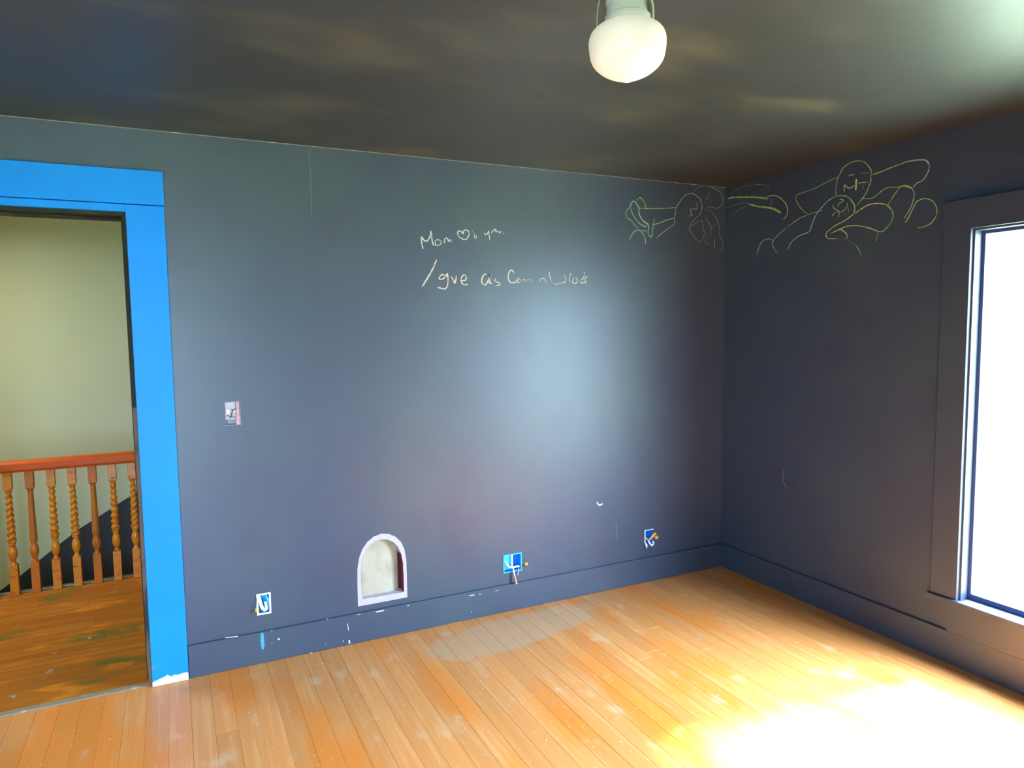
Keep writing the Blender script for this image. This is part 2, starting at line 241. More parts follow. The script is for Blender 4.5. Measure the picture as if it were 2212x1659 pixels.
DRAW_C = [["chalk_green",2.6,[[-0.826,2.324],[-0.849,2.361],[-0.887,2.379],[-0.935,2.381],[-0.971,2.368],[-0.998,2.34],[-1.014,2.314],[-1.01,2.288],[-1.013,2.27],[-1.001,2.24]]],["chalk_teal",1.7,[[-1.001,2.24],[-0.987,2.211],[-0.967,2.188],[-0.934,2.159]]],["chalk_teal",1.7,[[-0.826,2.324],[-0.818,2.312],[-0.811,2.271],[-0.812,2.228]]],["chalk_green",2.2,[[-0.823,2.325],[-0.761,2.313],[-0.674,2.291],[-0.582,2.281],[-0.557,2.277],[-0.552,2.253],[-0.572,2.219],[-0.604,2.184],[-0.638,2.16]]],["chalk_green",2.8,[[-1.02,2.295],[-1.069,2.301],[-1.127,2.311],[-1.173,2.316]]],["chalk_teal",3,[[-1.173,2.316],[-1.196,2.32],[-1.255,2.316],[-1.291,2.306],[-1.309,2.281]]],["chalk_teal",2.2,[[-1.309,2.279],[-1.303,2.251],[-1.281,2.221],[-1.25,2.21],[-1.233,2.194]]],["chalk_green",2.2,[[-0.964,2.19],[-1.018,2.181],[-1.053,2.195],[-1.082,2.212],[-1.116,2.217],[-1.168,2.206]]],["chalk_green",4.2,[[-1.159,2.207],[-1.177,2.212],[-1.2,2.208],[-1.231,2.19]]],["chalk_teal",2.2,[[-1.23,2.192],[-1.24,2.163],[-1.233,2.122],[-1.214,2.086],[-1.194,2.057]]],["chalk_green",2.2,[[-1.163,2.204],[-1.132,2.167],[-1.109,2.135]]],["chalk_green",2.2,[[-1.204,2.039],[-1.223,2.072],[-1.24,2.104],[-1.257,2.128],[-1.292,2.134],[-1.328,2.117],[-1.35,2.082],[-1.349,2.049],[-1.327,2.019],[-1.297,2.007],[-1.262,2.005]]],["chalk_white",3,[[-1.199,2.044],[-1.205,2.038]]],["chalk_yellow",2.2,[[-0.927,2.121],[-0.963,2.138],[-1.004,2.152],[-1.054,2.151],[-1.099,2.138]]],["chalk_green",3.6,[[-1.099,2.138],[-1.114,2.124],[-1.129,2.108]]],["chalk_green",2.2,[[-1.129,2.108],[-1.137,2.085],[-1.131,2.055],[-1.11,2.03],[-1.084,2.011],[-1.059,2.014]]],["chalk_yellow",2.2,[[-1.059,2.014],[-1.013,2.036],[-0.955,2.055],[-0.897,2.063],[-0.859,2.058],[-0.786,2.039]]],["chalk_yellow",2,[[-0.922,2.121],[-0.874,2.096],[-0.813,2.076],[-0.769,2.054],[-0.755,2.034],[-0.77,2.015],[-0.827,2.006]]],["chalk_grey",1.4,[[-0.827,2.006],[-0.882,1.999]]],["chalk_yellow",2.8,[[-0.882,1.999],[-0.886,2.015],[-0.873,2.033],[-0.853,2.047],[-0.848,2.058]]],["chalk_green",1.8,[[-1.059,2.012],[-1.055,1.99],[-1.048,1.968]]],["chalk_grey",1.6,[[-0.888,1.992],[-0.937,1.96]]],["chalk_teal",1.6,[[-0.937,1.96],[-0.957,1.933],[-0.968,1.906]]],["chalk_teal",2,[[-0.812,2.228],[-0.781,2.219],[-0.747,2.201],[-0.707,2.168],[-0.684,2.143],[-0.661,2.097],[-0.644,2.065],[-0.588,2.054],[-0.538,2.032],[-0.513,2.004],[-0.5,1.983]]],["chalk_green",2.8,[[-0.812,2.228],[-0.854,2.222],[-0.887,2.208],[-0.914,2.178],[-0.926,2.153],[-0.922,2.122]]],["chalk_green",1.8,[[-0.731,2.167],[-0.689,2.164],[-0.641,2.159],[-0.573,2.144],[-0.491,2.11]]],["chalk_teal",2,[[-0.491,2.11],[-0.425,2.071],[-0.392,2.044],[-0.389,2.023],[-0.424,1.967]]],["chalk_teal",2,[[-0.392,2.049],[-0.357,2.061],[-0.315,2.053],[-0.287,2.024],[-0.272,1.977]]],["chalk_yellow",2,[[-0.882,2.315],[-0.899,2.319],[-0.918,2.315]]],["chalk_white",1.5,[[-0.955,2.316],[-0.999,2.31]]],["chalk_yellow",2.4,[[-0.861,2.24],[-0.862,2.275],[-0.88,2.258],[-0.901,2.255],[-0.922,2.264]]],["chalk_green",2.6,[[-0.922,2.264],[-0.949,2.269],[-1.003,2.263]]],["chalk_yellow",5,[[-0.93,2.292],[-0.93,2.262],[-0.928,2.236]]],["chalk_white",1.6,[[-0.97,2.255],[-0.97,2.237]]],["chalk_teal",2,[[-0.796,2.188],[-0.799,2.168],[-0.822,2.155],[-0.834,2.14],[-0.829,2.114]]],["chalk_green",1.8,[[-0.789,2.127],[-0.809,2.143],[-0.828,2.145]]],["chalk_teal",2.2,[[-0.822,2.17],[-0.833,2.187],[-0.86,2.196],[-0.837,2.209]]],["chalk_green",1.8,[[-0.882,2.183],[-0.877,2.161],[-0.851,2.142],[-0.828,2.145]]],["chalk_white",1.6,[[-0.883,2.16],[-0.892,2.133]]]]
MARKS_BACK = [["chip_white",4,[[-0.956,0.541],[-0.94,0.52],[-0.915,0.525]]],["chip_dark",2.5,[[-2.068,2.143],[-2.064,2.139]]],["scuff",1.6,[[-0.823,0.396],[-0.813,0.332],[-0.82,0.297]]],["scuff",1.2,[[-0.803,0.206],[-0.797,0.194]]],["scuff",1.5,[[-1.352,0.614],[-1.349,0.603]]],["scuff",1.2,[[-0.57,0.905],[-0.525,0.884]]],["scuff",1.0,[[-0.451,2.018],[-0.462,1.982]]],["chip_dark",1.5,[[-1.609,0.258],[-1.592,0.268]]]]
CRACK_BACK = [[[-2.532,2.412],[-2.532,2.346],[-2.53,2.283],[-2.531,2.219],[-2.532,2.134],[-2.531,2.092]]]
MARKS_RIGHT = [["chalk_grey",1.5,[[-0.506,0.732],[-0.497,0.687],[-0.501,0.655],[-0.522,0.632],[-0.526,0.609]]],["scuff",1.6,[[-0.246,0.818],[-0.22,0.765]]]]
CRACK_RIGHT = [[[-0.669,1.89],[-0.565,1.817],[-0.468,1.737],[-0.377,1.669]]]
CHIPS_BASE = [["chip_white",9,[[-2.759,0.106],[-2.758,0.099]]],["chip_white",8,[[-2.426,0.026],[-2.425,0.009]]],["chip_white",2.5,[[-2.431,0.112],[-2.428,0.076]]],["chip_white",4,[[-2.457,0.03],[-2.454,0.025]]],["chip_white",3.5,[[-2.542,0.034],[-2.541,0.032]]],["chip_white",3,[[-2.791,0.093],[-2.79,0.09]]],["chip_white",4,[[-1.768,0.044],[-1.766,0.041]]],["chip_white",3,[[-2.616,0.001],[-2.608,0.002]]],["chip_white",3,[[-2.487,-0.004],[-2.478,-0.003]]],["chip_blue",8,[[-2.832,0.149],[-2.832,0.109],[-2.831,0.068]]]]
CHIPS_TOP = [[2.5,[[-2.993,0.159],[-2.966,0.157],[-2.936,0.155]]],[3,[[-2.791,0.151],[-2.786,0.151]]],[4,[[-2.531,0.154],[-2.527,0.155]]],[3.5,[[-2.386,0.148],[-2.367,0.149]]],[4,[[-2.288,0.143],[-2.264,0.143],[-2.245,0.144]]],[4,[[-2.123,0.143],[-2.113,0.143]]],[5.5,[[-1.777,0.133],[-1.748,0.132]]],[3.5,[[-1.723,0.13],[-1.707,0.13]]],[2.5,[[-1.624,0.13],[-1.605,0.132]]]]


# ---------------------------------------------------------------- dimensions
H = 2.42; XL = -4.33; YF = -4.0; WT = .14
DL, DR, DH = -4.06, -3.2990, 2.071      # door opening
WY0, WY1, WZ0, WZ1 = -2.95, -1.517, .300, 1.968
ARCH_O = [(-2.374, .183), (-2.373, .30), (-2.371, .373), (-2.361, .430), (-2.343, .472), (-2.318, .504), (-2.285, .527), (-2.245, .537), (-2.205, .530), (-2.170, .510), (-2.143, .478), (-2.126, .436), (-2.118, .379), (-2.117, .30), (-2.117, .183)]
ARCH_I = [(-2.350, .216), (-2.354, .30), (-2.355, .370), (-2.346, .425), (-2.328, .462), (-2.305, .487), (-2.276, .503), (-2.245, .508), (-2.212, .502), (-2.183, .484), (-2.160, .456), (-2.144, .418), (-2.136, .370), (-2.134, .30), (-2.134, .214)]
OB1 = (-2.848, -2.786, .232, .332); OB2 = (-1.566, -1.455, .216, .316); OB3 = (-.612, -.546, .222, .322); SWB = (-2.947, -2.882, 1.138, 1.247)

# ---------------------------------------------------------------- room shell
holes = [ARCH_I] + [rect(*b) for b in (OB1, OB2, OB3, SWB)]
outer = [(XL-.14, 0), (DL, 0), (DL, DH), (DR, DH), (DR, 0), (.14, 0), (.14, H), (XL-.14, H)]
wb = kind(link('wall_back', plate(outer, holes, lambda a, b: (a, 0, b), Vector((0, WT, 0))), WALL), 'structure')
wr = kind(link('wall_right', plate(rect(YF-.14, 0, 0, H), [rect(WY0, WY1, WZ0, WZ1)], lambda a, b: (0, a, b), Vector((WT, 0, 0))), WALLR), 'structure')
kind(link('wall_left', bx(XL-.14, XL, YF-.14, 0, 0, H), WALL), 'structure')
kind(link('wall_front', plate(rect(XL, 0, 0, H), [rect(W2X0, W2X1, WZ0, WZ1)], lambda a, b: (a, YF-.14, b), Vector((0, .14, 0))), WALL), 'structure')
ceil = kind(link('ceiling', bx(XL-.14, .14, YF-.14, WT, H, H+.15), CEIL), 'structure')
floor = kind(link('floor', bx(XL-.14, .14, YF-.14, .0, -.20, -.022), SLAB), 'structure')
PW = .0825
def planks(parent, along_y, a0, a1, l0, l1, gap, m, start=0.0, seed=3):
    rnd = random.Random(seed); n = 0; a = a0-start
    while a < a1:
        p0, p1 = max(a, a0), min(a+PW, a1); l = l0 - rnd.uniform(0, 1.8)
        while l < l1:
            ln = rnd.uniform(1.6, 2.9); q0, q1 = max(l, l0), min(l+ln, l1)
            if q1-q0 > .03 and p1-p0 > .01:
                g = gap*rnd.choice((.6, .8, 1, 1, 1.6)); dz = rnd.uniform(-.0002, .0001)
                bm = bx(p0+g/2, p1-g/2, q0+.0004, q1-.0004, -.022, dz, bev=.0008) if along_y else bx(q0+.0004, q1-.0004, p0+g/2, p1-g/2, -.022, dz, bev=.0008)
                link('plank', bm, m, parent); n += 1
            l += ln
        a += PW
    return n
planks(floor, True, XL, -.002, YF, 0.0, .0004, FLOOR, start=PW-((-3.562-XL) % PW))

# baseboards
bb = kind(link('baseboard_back', bx(-3.149, -.0005, -.015, 0, .001, .1527, bev=.002), WALL), 'structure')
kind(link('baseboard_right', bx(-.015, 0, YF+.016, -.0155, .001, .1527, bev=.002), WALLR), 'structure')
kind(link('baseboard_left', bx(XL, XL+.015, YF+.016, -.001, .001, .1527, bev=.002), WALL), 'structure')
kind(link('baseboard_front', bx(XL+.0155, -.0155, YF, YF+.015, .001, .1527, bev=.002), WALL), 'structure')
# joint lines, cracks, chips
bm = bmesh.new(); box(bm, XL, -.001, -.0012, 0, H-.0028, H-.0002)
link('caulk_line', bm, CAULK, wb)
o = link('plaster_crack', strokes(bmesh.new(), [('x', 1.1, CRACK_BACK[0])], BACK, (0, -1, 0), lambda n: 0, th=.0004), CH['scuff'], wb)
o = link('plaster_crack', strokes(bmesh.new(), [('x', .7, CRACK_RIGHT[0])], RIGHT, (-1, 0, 0), lambda n: 0, th=.0004), CH['chip_dark'], wr)
for i, d in enumerate(MARKS_BACK): link('paint_chip' if d[0] == 'chip_white' else 'scuff_mark', strokes(bmesh.new(), [d], BACK, (0, -1, 0), lambda n: 0, seed=i), CH[d[0]], wb)
for i, d in enumerate(MARKS_RIGHT): link('scuff_mark', strokes(bmesh.new(), [d], RIGHT, (-1, 0, 0), lambda n: 0, seed=i), CH[d[0]], wr)
BASE = lambda a, b: (a, -.0151, b)
for i, d in enumerate(CHIPS_BASE):
    o = link('paint_chip' if d[0] == 'chip_white' else 'paint_smear', strokes(bmesh.new(), [d], BASE, (0, -1, 0), lambda n: 0, seed=i), CH[d[0]], bb)
    if d[0] == 'chip_blue': o['label'] = 'bright blue paint smear'
for i, (wd, p) in enumerate(CHIPS_TOP): link('paint_chip', strokes(bmesh.new(), [('x', wd*.7, p)], BASE, (0, -1, 0), lambda n: 0, seed=i), CH['chip_white'], bb)

# ---------------------------------------------------------------- chalk
def chalk(name, data, m3, nrm, label, cat):
    names = sorted({d[0] for d in data}); c = sum((Vector(m3(*d[2][0])) for d in data), Vector())/len(data)
    bm = strokes(bmesh.new(), data, m3, nrm, lambda n: names.index(n), seed=len(data))
    bmesh.ops.translate(bm, verts=bm.verts, vec=-c)
    o = link(name, bm, [CH[n] for n in names], loc=c); return tag(o, label, cat)
def writing(data, groups, label):
    a, b = data[0][2][0]; e = tag(empty('chalk_writing', (a, 0, b)), label, 'writing')
    for nm, i0, i1 in groups:
        names = sorted({d[0] for d in data[i0:i1]}); bm = strokes(bmesh.new(), data[i0:i1], BACK, (0, -1, 0), lambda n: names.index(n), seed=i0+3)
        bmesh.ops.translate(bm, verts=bm.verts, vec=(-a, 0, -b)); link(nm, bm, [CH[n] for n in names], e)
writing(WRITE1, (('word', 0, 3), ('heart', 3, 4), ('word', 4, 6), ('word', 6, 11), ('dot', 11, 12)), 'upper line of white chalk handwriting with a heart on the dark wall')
writing(WRITE2, (('slash', 0, 1), ('word', 1, 5), ('word', 5, 7), ('word', 7, 13), ('word', 13, 18)), 'lower line of cream chalk handwriting starting with a long slash')
chalk('chalk_drawing', DRAW_A, BACK, (0, -1, 0), 'pale teal chalk figures with looping arms left of the room corner', 'drawing')
chalk('chalk_drawing', DRAW_B, RIGHT, (-1, 0, 0), 'thick green chalk arm strokes just right of the room corner', 'drawing')
chalk('chalk_drawing', DRAW_C, RIGHT, (-1, 0, 0), 'large green chalk creature with smiling face and long arms near the window', 'drawing')

# ---------------------------------------------------------------- door
d1 = empty('door_1', (-3.686, 0, 0), 'structure')
def part(name, bm, m, parent, smooth=False):
    bmesh.ops.translate(bm, verts=bm.verts, vec=-parent.matrix_basis.translation if parent.parent is None else Vector())
    return link(name, bm, m, parent, smooth)
part('side_casing', bx(-3.2976, -3.1516, -.020, 0, .001, 2.100, bev=.0015), BLUE, d1)
part('side_casing', bx(-4.220, -4.074, -.020, 0, .001, 2.100, bev=.0015), BLUE, d1)
part('head_casing', bx(-4.225, -3.1500, -.026, 0, 2.1035, 2.2453, bev=.002), BLUE, d1)
part('head_strip', bx(-4.0738, -3.2979, -.0195, 0, 2.070, 2.1005, bev=.001), BLUE, d1)
bm = plate([(-3.297, .0012), (-3.1525, .0012), (-3.1525, .034), (-3.17, .037), (-3.19, .033), (-3.21, .036), (-3.222, .031), (-3.236, .043), (-3.25, .036), (-3.27, .030), (-3.297, .022)], [], lambda a, b: (a, -.0200, b), Vector((0, -.0007, 0)))
part('bare_wood_patch', bm, PRIMER, d1)['label'] = 'unpainted cream strip at casing foot'
part('bare_wood_patch', plate([(-3.2975, .085), (-3.287, .100), (-3.281, .092), (-3.2975, .078)], [], lambda a, b: (a, -.0200, b), Vector((0, -.0007, 0))), CH['scuff'], d1)
def jb(x0, x1, seed):
    bm = bmesh.new(); r = random.Random(seed); n = 40
    for y in (0.0, WT): pass
    vs = []
    for i in range(n+1):
        z = .001+(DH)*i/n; j = r.uniform(-.0012, .0012) if z < 1.7 else 0
        vs.append([bm.verts.new((x0+j, -.001, z)), bm.verts.new((x1, -.001, z)), bm.verts.new((x1, WT, z)), bm.verts.new((x0, WT, z))])
    for a, b in zip(vs, vs[1:]):
        for k in range(4): bm.faces.new((a[k], a[(k+1) % 4], b[(k+1) % 4], b[k]))
    bm.faces.new(vs[0]); bm.faces.new(vs[-1]); return bm
o = part('side_jamb', jb(-3.3130, DR-.0005, 2), JAMB, d1); o.data.materials.append(WORN)
for p in o.data.polygons: p.material_index = 1 if p.center.z < 1.25 else 0
part('side_jamb', jb(DL-.013, -4.045, 3), JAMB, d1)
part('head_jamb', bx(-4.045, -3.3135, 0, WT, 2.055, DH-.0005), JAMB, d1)
part('door_stop', bx(-4.045, -3.3140, .07, .095, 2.043, 2.0548), JAMB, d1)
part('door_stop', bx(-3.320, -3.3132, .07, .095, .002, 2.042), JAMB, d1)
# threshold
kind(link('trim_1', bx(DL, DR, .001, .040, -.02, .0035, bev=.002), THRESH), 'structure')

# ---------------------------------------------------------------- windows
def window(name, at):
    e = empty(name, at, 'structure'); return e
w1 = window('window_1', (0, (WY0+WY1)/2, .3))
part('side_casing', bx(-.020, 0, WY1, -1.396, .3105, WZ1, bev=.0015), WALLR, w1)
part('side_casing', bx(-.020, 0, WY0-.121, WY0, .3105, WZ1, bev=.0015), WALLR, w1)
part('head_casing', bx(-.023, 0, WY0-.125, -1.392, WZ1+.0005, 2.0974, bev=.0015), WALLR, w1)
bm = bmesh.new(); box(bm, -.034, 0, WY0-.132, -1.385, .288, .310, bev=.003); box(bm, 0, WT, WY0, WY1, .286, .3098)
part('window_stool', bm, WALLR, w1)
part('apron', plate([(-1.389, .2875), (-1.480, .1535), (WY0-.037, .1535), (WY0-.128, .2875)], [], lambda a, b: (-.0005, a, b), Vector((-.017, 0, 0))), WALLR, w1)
for y0, y1 in ((WY1-.008, WY1), (WY0, WY0+.008)): part('side_jamb', bx(0.0, .05, y0, y1, .31, WZ1-.008), WALLR, w1)
part('head_jamb', bx(0.0, .05, WY0, WY1, WZ1-.008, WZ1), WALLR, w1)
part('sash_stile', bx(.050, .075, WY1-.022, WY1, .31, WZ1, bev=.001), SASH, w1)
part('sash_stile', bx(.050, .075, WY0, WY0+.022, .31, WZ1, bev=.001), SASH, w1)
part('sash_bottom_rail', bx(.051, .074, WY0+.022, WY1-.022, .31, .335, bev=.001), SASH, w1)
part('sash_top_rail', bx(.051, .074, WY0+.022, WY1-.022, WZ1-.022, WZ1, bev=.001), SASH, w1)
part('pane', bx(.060, .064, WY0+.021, WY1-.021, .334, WZ1-.021), GLASS, w1)
w2 = window('window_2', ((W2X0+W2X1)/2, YF, .3))
WM = (W2X0+W2X1)/2
part('side_casing', bx(W2X0-.12, W2X0, YF, YF+.02, .3105, WZ1), WALL, w2); part('side_casing', bx(W2X1, W2X1+.12, YF, YF+.02, .3105, WZ1), WALL, w2)
part('head_casing', bx(W2X0-.125, W2X1+.125, YF, YF+.022, WZ1+.0005, 2.0974), WALL, w2); part('window_stool', bx(W2X0-.13, W2X1+.13, YF-.02, YF+.034, .288, .310), WALL, w2)
for q0, q1 in ((W2X0, WM-.01), (WM+.01, W2X1)):
    for a in ((q0, q0+.022, .31, WZ1), (q1-.022, q1, .31, WZ1), (q0+.022, q1-.022, .31, .335), (q0+.022, q1-.022, WZ1-.022, WZ1)): part('sash_rail', bx(a[0], a[1], YF-.075, YF-.05, a[2], a[3]), SASH, w2)
    part('pane', bx(q0+.021, q1-.021, YF-.064, YF-.060, .334, WZ1-.021), GLASS, w2)
part('mullion', bx(WM-.0099, WM+.0099, YF-.08, YF-.0, .31, WZ1), SASH, w2)

# ---------------------------------------------------------------- hall and stairwell
HY = 2.5
kind(link('floor', bx(-5.6, -2.3, .0, 1.64, -.20, -.022), SLAB), 'structure')
hf = bpy.data.objects['floor.001']
planks(hf, False, .042, 1.62, -5.6, -2.3, .0012, HFLOOR, seed=11)
nose = part('nosing', bx(-5.6, -2.3, 1.621, 1.66, -.20, .004, bev=.003), THRESH, hf)
hw = kind(link('wall_hall', bx(-5.7, -2.2, HY, HY+.1, -2.8, H), HALLW), 'structure')
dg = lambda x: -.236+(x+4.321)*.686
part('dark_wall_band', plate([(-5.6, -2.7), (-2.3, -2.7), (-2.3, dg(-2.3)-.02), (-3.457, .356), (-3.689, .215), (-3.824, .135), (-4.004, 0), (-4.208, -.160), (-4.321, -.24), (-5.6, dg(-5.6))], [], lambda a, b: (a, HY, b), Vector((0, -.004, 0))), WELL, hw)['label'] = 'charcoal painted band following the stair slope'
kind(link('wall_hall_front', bx(-5.7, XL-.141, 0, WT, -2.8, H), HALLW), 'structure')
kind(link('wall_hall_left', bx(-5.7, -5.6, WT, HY, -2.8, H), HALLW), 'structure')
kind(link('wall_hall_right', bx(-2.3, -2.2, WT, HY, -2.8, H), HALLW), 'structure')
kind(link('wall_stair_side', bx(-5.6, -2.3, 1.56, 1.66, -2.8, -.2005), WELL), 'structure')
kind(link('ceiling', bx(-5.7, -2.2, WT, HY+.1, H, H+.15), HALLW), 'structure')
kind(link('floor', bx(-5.7, -2.2, 1.56, HY+.1, -2.9, -2.8), SLAB), 'structure')
hl = bpy.data.lights.new('hall_fill_light', 'AREA'); hl.energy = 30; hl.size = .5; hl.color = (1, .97, .72)  # added fill light to brighten the hall, out of view, no fixture modelled
ho = bpy.data.objects.new('hall_fill_light', hl); C.objects.link(ho); ho.location = (-4.6, 1.2, 2.3)

bal = tag(empty('stair_balustrade', (-3.8, 1.60, 0)), 'orange wooden stair balustrade with mixed twisted and plain spindles', 'balustrade')
def rail_bm():
    prof = [(-.030, .745), (.030, .745), (.034, .760), (.034, .795), (.022, .812), (-.022, .812), (-.034, .795), (-.034, .760)]
    return plate(prof, [], lambda a, b: (-4.75, 1.60+a, b), Vector((1.60, 0, 0)))
part('handrail', rail_bm(), RAIL, bal)
def turned(x, style):
    bm = bmesh.new(); y = 1.60; h = .022
    box(bm, x-h, x+h, y-h, y+h, .0, .185, bev=.002)
    box(bm, x-h, x+h, y-h, y+h, .640, .7445, bev=.002)
    N = 60; prof = [(.1845, .018), (.190, .020), (.200, .012), (.210, .013)]
    for i in range(12): t = i/11; prof.append((.215+t*.085, .014+.010*math.sin(PI*min(1, t*1.05))**.8))
    prof += [(.303, .013), (.307, .019), (.313, .019), (.317, .013)]
    for i in range(N): t = i/(N-1); prof.append((.320+t*.300, .0205-.006*t))
    prof += [(.624, .013), (.628, .018), (.634, .018), (.6405, .021)]
    if style == 'twist': mod = lambda a, z: 1+.20*math.cos(2*a-z*170) if .325 < z < .618 else 1
    elif style == 'bead': mod = lambda a, z: .78+.42*abs(math.sin((z-.32)*PI/.038)) if .325 < z < .618 else 1
    else: mod = None
    lathe(bm, prof, x, y, 16, mod); return bm
for i in range(-3, 10):
    x = -4.065+.1082*i; st = {0: 'twist', 1: 'plain', 2: 'bead', 3: 'twist', 4: 'plain', 5: 'bead', 6: 'twist'}.get(i % 7)
    o = part('baluster', turned(x, st), OAK if st == 'plain' else OAKL, bal, smooth=False)
    for p in o.data.polygons: p.use_smooth = len(p.vertices) == 4 and p.area < .0003
    o['label'] = {'twist': 'rope twist turned spindle', 'plain': 'plain tapered spindle', 'bead': 'beaded knobbly spindle'}[st]

# ---------------------------------------------------------------- ceiling lamp
LX, LY = -2.165, -2.0
lamp = tag(empty('ceiling_lamp', (LX, LY, H)), 'white schoolhouse globe lamp hanging from the dark ceiling', 'lamp')
K = .0001545; ZB = 2.134
gp = [(1332, 12), (1322, 60), (1300, 110), (1270, 175), (1240, 250), (1205, 320), (1160, 395), (1110, 455), (1050, 515), (980, 560), (900, 588), (800, 604), (700, 613), (620, 613), (560, 603), (500, 580), (450, 545), (410, 500), (375, 445), (345, 385), (325, 345), (300, 335)]
part('lamp_shade', lathe(bmesh.new(), [(ZB+(1332-y)*K*.84, r*K*.945) for y, r in gp], LX, LY, 48), GLOBE, lamp, smooth=True)
part('neck', lathe(bmesh.new(), [(2.262, .0500), (2.272, .0525), (2.279, .0525), (2.282, .0485), (2.306, .0480), (2.310, .0500), (2.318, .0500), (2.322, .048), (2.400, .048), (2.405, .072), (H-.0002, .075)], LX, LY, 40), FITTER, lamp, smooth=False)
rd = Vector((math.cos(YAW), -math.sin(YAW), 0)); fd = Vector((math.sin(YAW), math.cos(YAW), 0)); LC = Vector((LX, LY, 0))
def lp(a, z, f=0): return LC+rd*a+fd*f+Vector((0, 0, z))
part('bail_wire', tube(bmesh.new(), [lp(-.052, 2.336), lp(-.061, 2.326), lp(-.067, 2.308), lp(-.070, 2.285), lp(-.0705, 2.255)], .0011), WIRE, lamp)
part('bail_wire', tube(bmesh.new(), [lp(.047, 2.334), lp(.055, 2.322), lp(.0595, 2.304), lp(.0605, 2.284), lp(.0595, 2.262)], .0022), WIRE, lamp)
bm = lathe(bmesh.new(), [(-.006, .002), (-.004, .005), (0, .0062), (.004, .005), (.006, .002)], 0, 0, 12); bmesh.ops.translate(bm, verts=bm.verts, vec=lp(-.052, 2.322, -.010)); part('thumb_screw', bm, FITTER, lamp, True)
bm = plate([(-.004, .012), (.003, .013), (.0055, .006), (.0055, -.010), (.002, -.017), (-.001, -.010), (-.005, 0)], [], lambda a, b: lp(.0455+a, 2.297+b, -.030+.02*(a/.006)), fd*.004)
part('shade_clip', bm, DARK, lamp)

# ---------------------------------------------------------------- arched hole
arch = tag(empty('arched_wall_hole', (-2.245, 0, .183)), 'small arched opening cut through the dark wall with bare plaster edge', 'opening')
part('plaster_rim', plate(ARCH_O, [ARCH_I], lambda a, b: (a, 0, b), Vector((0, -.0014, 0))), PLASTER, arch)
bm = bmesh.new(); n = len(ARCH_I)
for i in range(n):
    a, b = ARCH_I[i], ARCH_I[(i+1) % n]; vs = [bm.verts.new((p[0]+(p[0]+2.245)*s, y, p[1]+(p[1]-.36)*s)) for p, y, s in ((a, -.001, -.004), (b, -.001, -.004), (b, .050, -.03), (a, .050, -.03))]
    f = bm.faces.new(vs); f.material_index = 1 if (a[0]+b[0])/2 > -2.15 and (a[1]+b[1])/2 > .22 else 0
part('cut_edge', bm, [PLASTER, REDEDGE], arch)
bm = bmesh.new(); G = 26; grid = []
for i in range(G+1):
    row = []
    for j in range(G+1):
        u = i/G; v = j/G; x = -2.375+u*.225; z = .190+v*.340
        y = .036-.020*math.sin(PI*min(1, u*1.02))*(.5+.5*v) + .004*math.sin(38*x+3*v)*max(0, 1-3*v) + (.010*u)
        row.append(bm.verts.new((x, y, z)))
    grid.append(row)
for i in range(G):
    for j in range(G): bm.faces.new((grid[i][j], grid[i+1][j], grid[i+1][j+1], grid[i][j+1]))
r = bmesh.ops.extrude_face_region(bm, geom=bm.faces[:]); bmesh.ops.translate(bm, verts=[v for v in r['geom'] if isinstance(v, bmesh.types.BMVert)], vec=(0, .012, 0))
part('cream_flap', bm, CREAM, arch, True)
part('back_board', bx(-2.40, -2.10, .075, .085, .16, .56), REDEDGE, arch)

# ---------------------------------------------------------------- electrical boxes
def shell(b, y1=.06, t=.002, m=None):
    x0, x1, z0, z1 = b; bm = bmesh.new(); e = .0005
    box(bm, x0+e, x0+t, -.001, y1, z0+e, z1-e); box(bm, x1-t, x1-e, -.001, y1, z0+e, z1-e)
    box(bm, x0+t, x1-t, -.001, y1, z0+e, z0+t); box(bm, x0+t, x1-t, -.001, y1, z1-t, z1-e); box(bm, x0+t, x1-t, y1-t, y1, z0+t, z1-t)
    return bm
def rim(b, w_, y=-.0025):
    x0, x1, z0, z1 = b; return plate(rect(x0-.001, x1+.001, z0-.001, z1+.001), [rect(x0+w_, x1-w_, z0+w_, z1-w_)], lambda a, c: (a, -.0003, c), Vector((0, y, 0)))
def nut(p, ax, r=.0065, L=.02):
    bm = lathe(bmesh.new(), [(0, r), (.003, r*1.05), (L*.7, r*.75), (L, r*.45)], 0, 0, 12, lambda a, z: 1+.06*math.cos(6*a))
    bmesh.ops.transform(bm, matrix=Matrix.Translation(p) @ Vector(ax).to_track_quat('Z', 'Y').to_matrix().to_4x4(), verts=bm.verts); return bm
o1 = tag(empty('outlet_box', (-2.817, 0, .232)), 'uncovered outlet box with white rim left of the arched opening', 'outlet box', 'open electrical boxes on the long dark wall')
part('box_shell', shell(OB1, m=0), BOXC, o1); part('box_rim', rim(OB1, .007), WHITE, o1)
part('wire', tube(bmesh.new(), [(-2.80, .05, .25), (-2.797, .01, .27), (-2.800, -.002, .30), (-2.81, .01, .322), (-2.825, .03, .30)], .0045), BOXC, o1)
part('wire', tube(bmesh.new(), [(-2.797, .04, .32), (-2.797, .0, .30), (-2.800, -.002, .265), (-2.796, .01, .242)], .004), BOXB, o1)
part('wire', tube(bmesh.new(), [(-2.838, .03, .322), (-2.834, .002, .300), (-2.828, -.004, .272), (-2.815, .002, .250), (-2.806, -.002, .262), (-2.809, .006, .290)], .0075), WHITE, o1)
part('wire', tube(bmesh.new(), [(-2.845, .0, .325), (-2.849, -.010, .295), (-2.853, -.014, .262)], .002), STEEL, o1)
part('wire_nut', nut((-2.849, -.010, .266), (-.25, -.6, -.8), .0095, .016), NUT, o1)
o2 = tag(empty('outlet_box', (-1.51, 0, .216)), 'wide blue uncovered outlet box with wires hanging down over the baseboard', 'outlet box', 'open electrical boxes on the long dark wall')
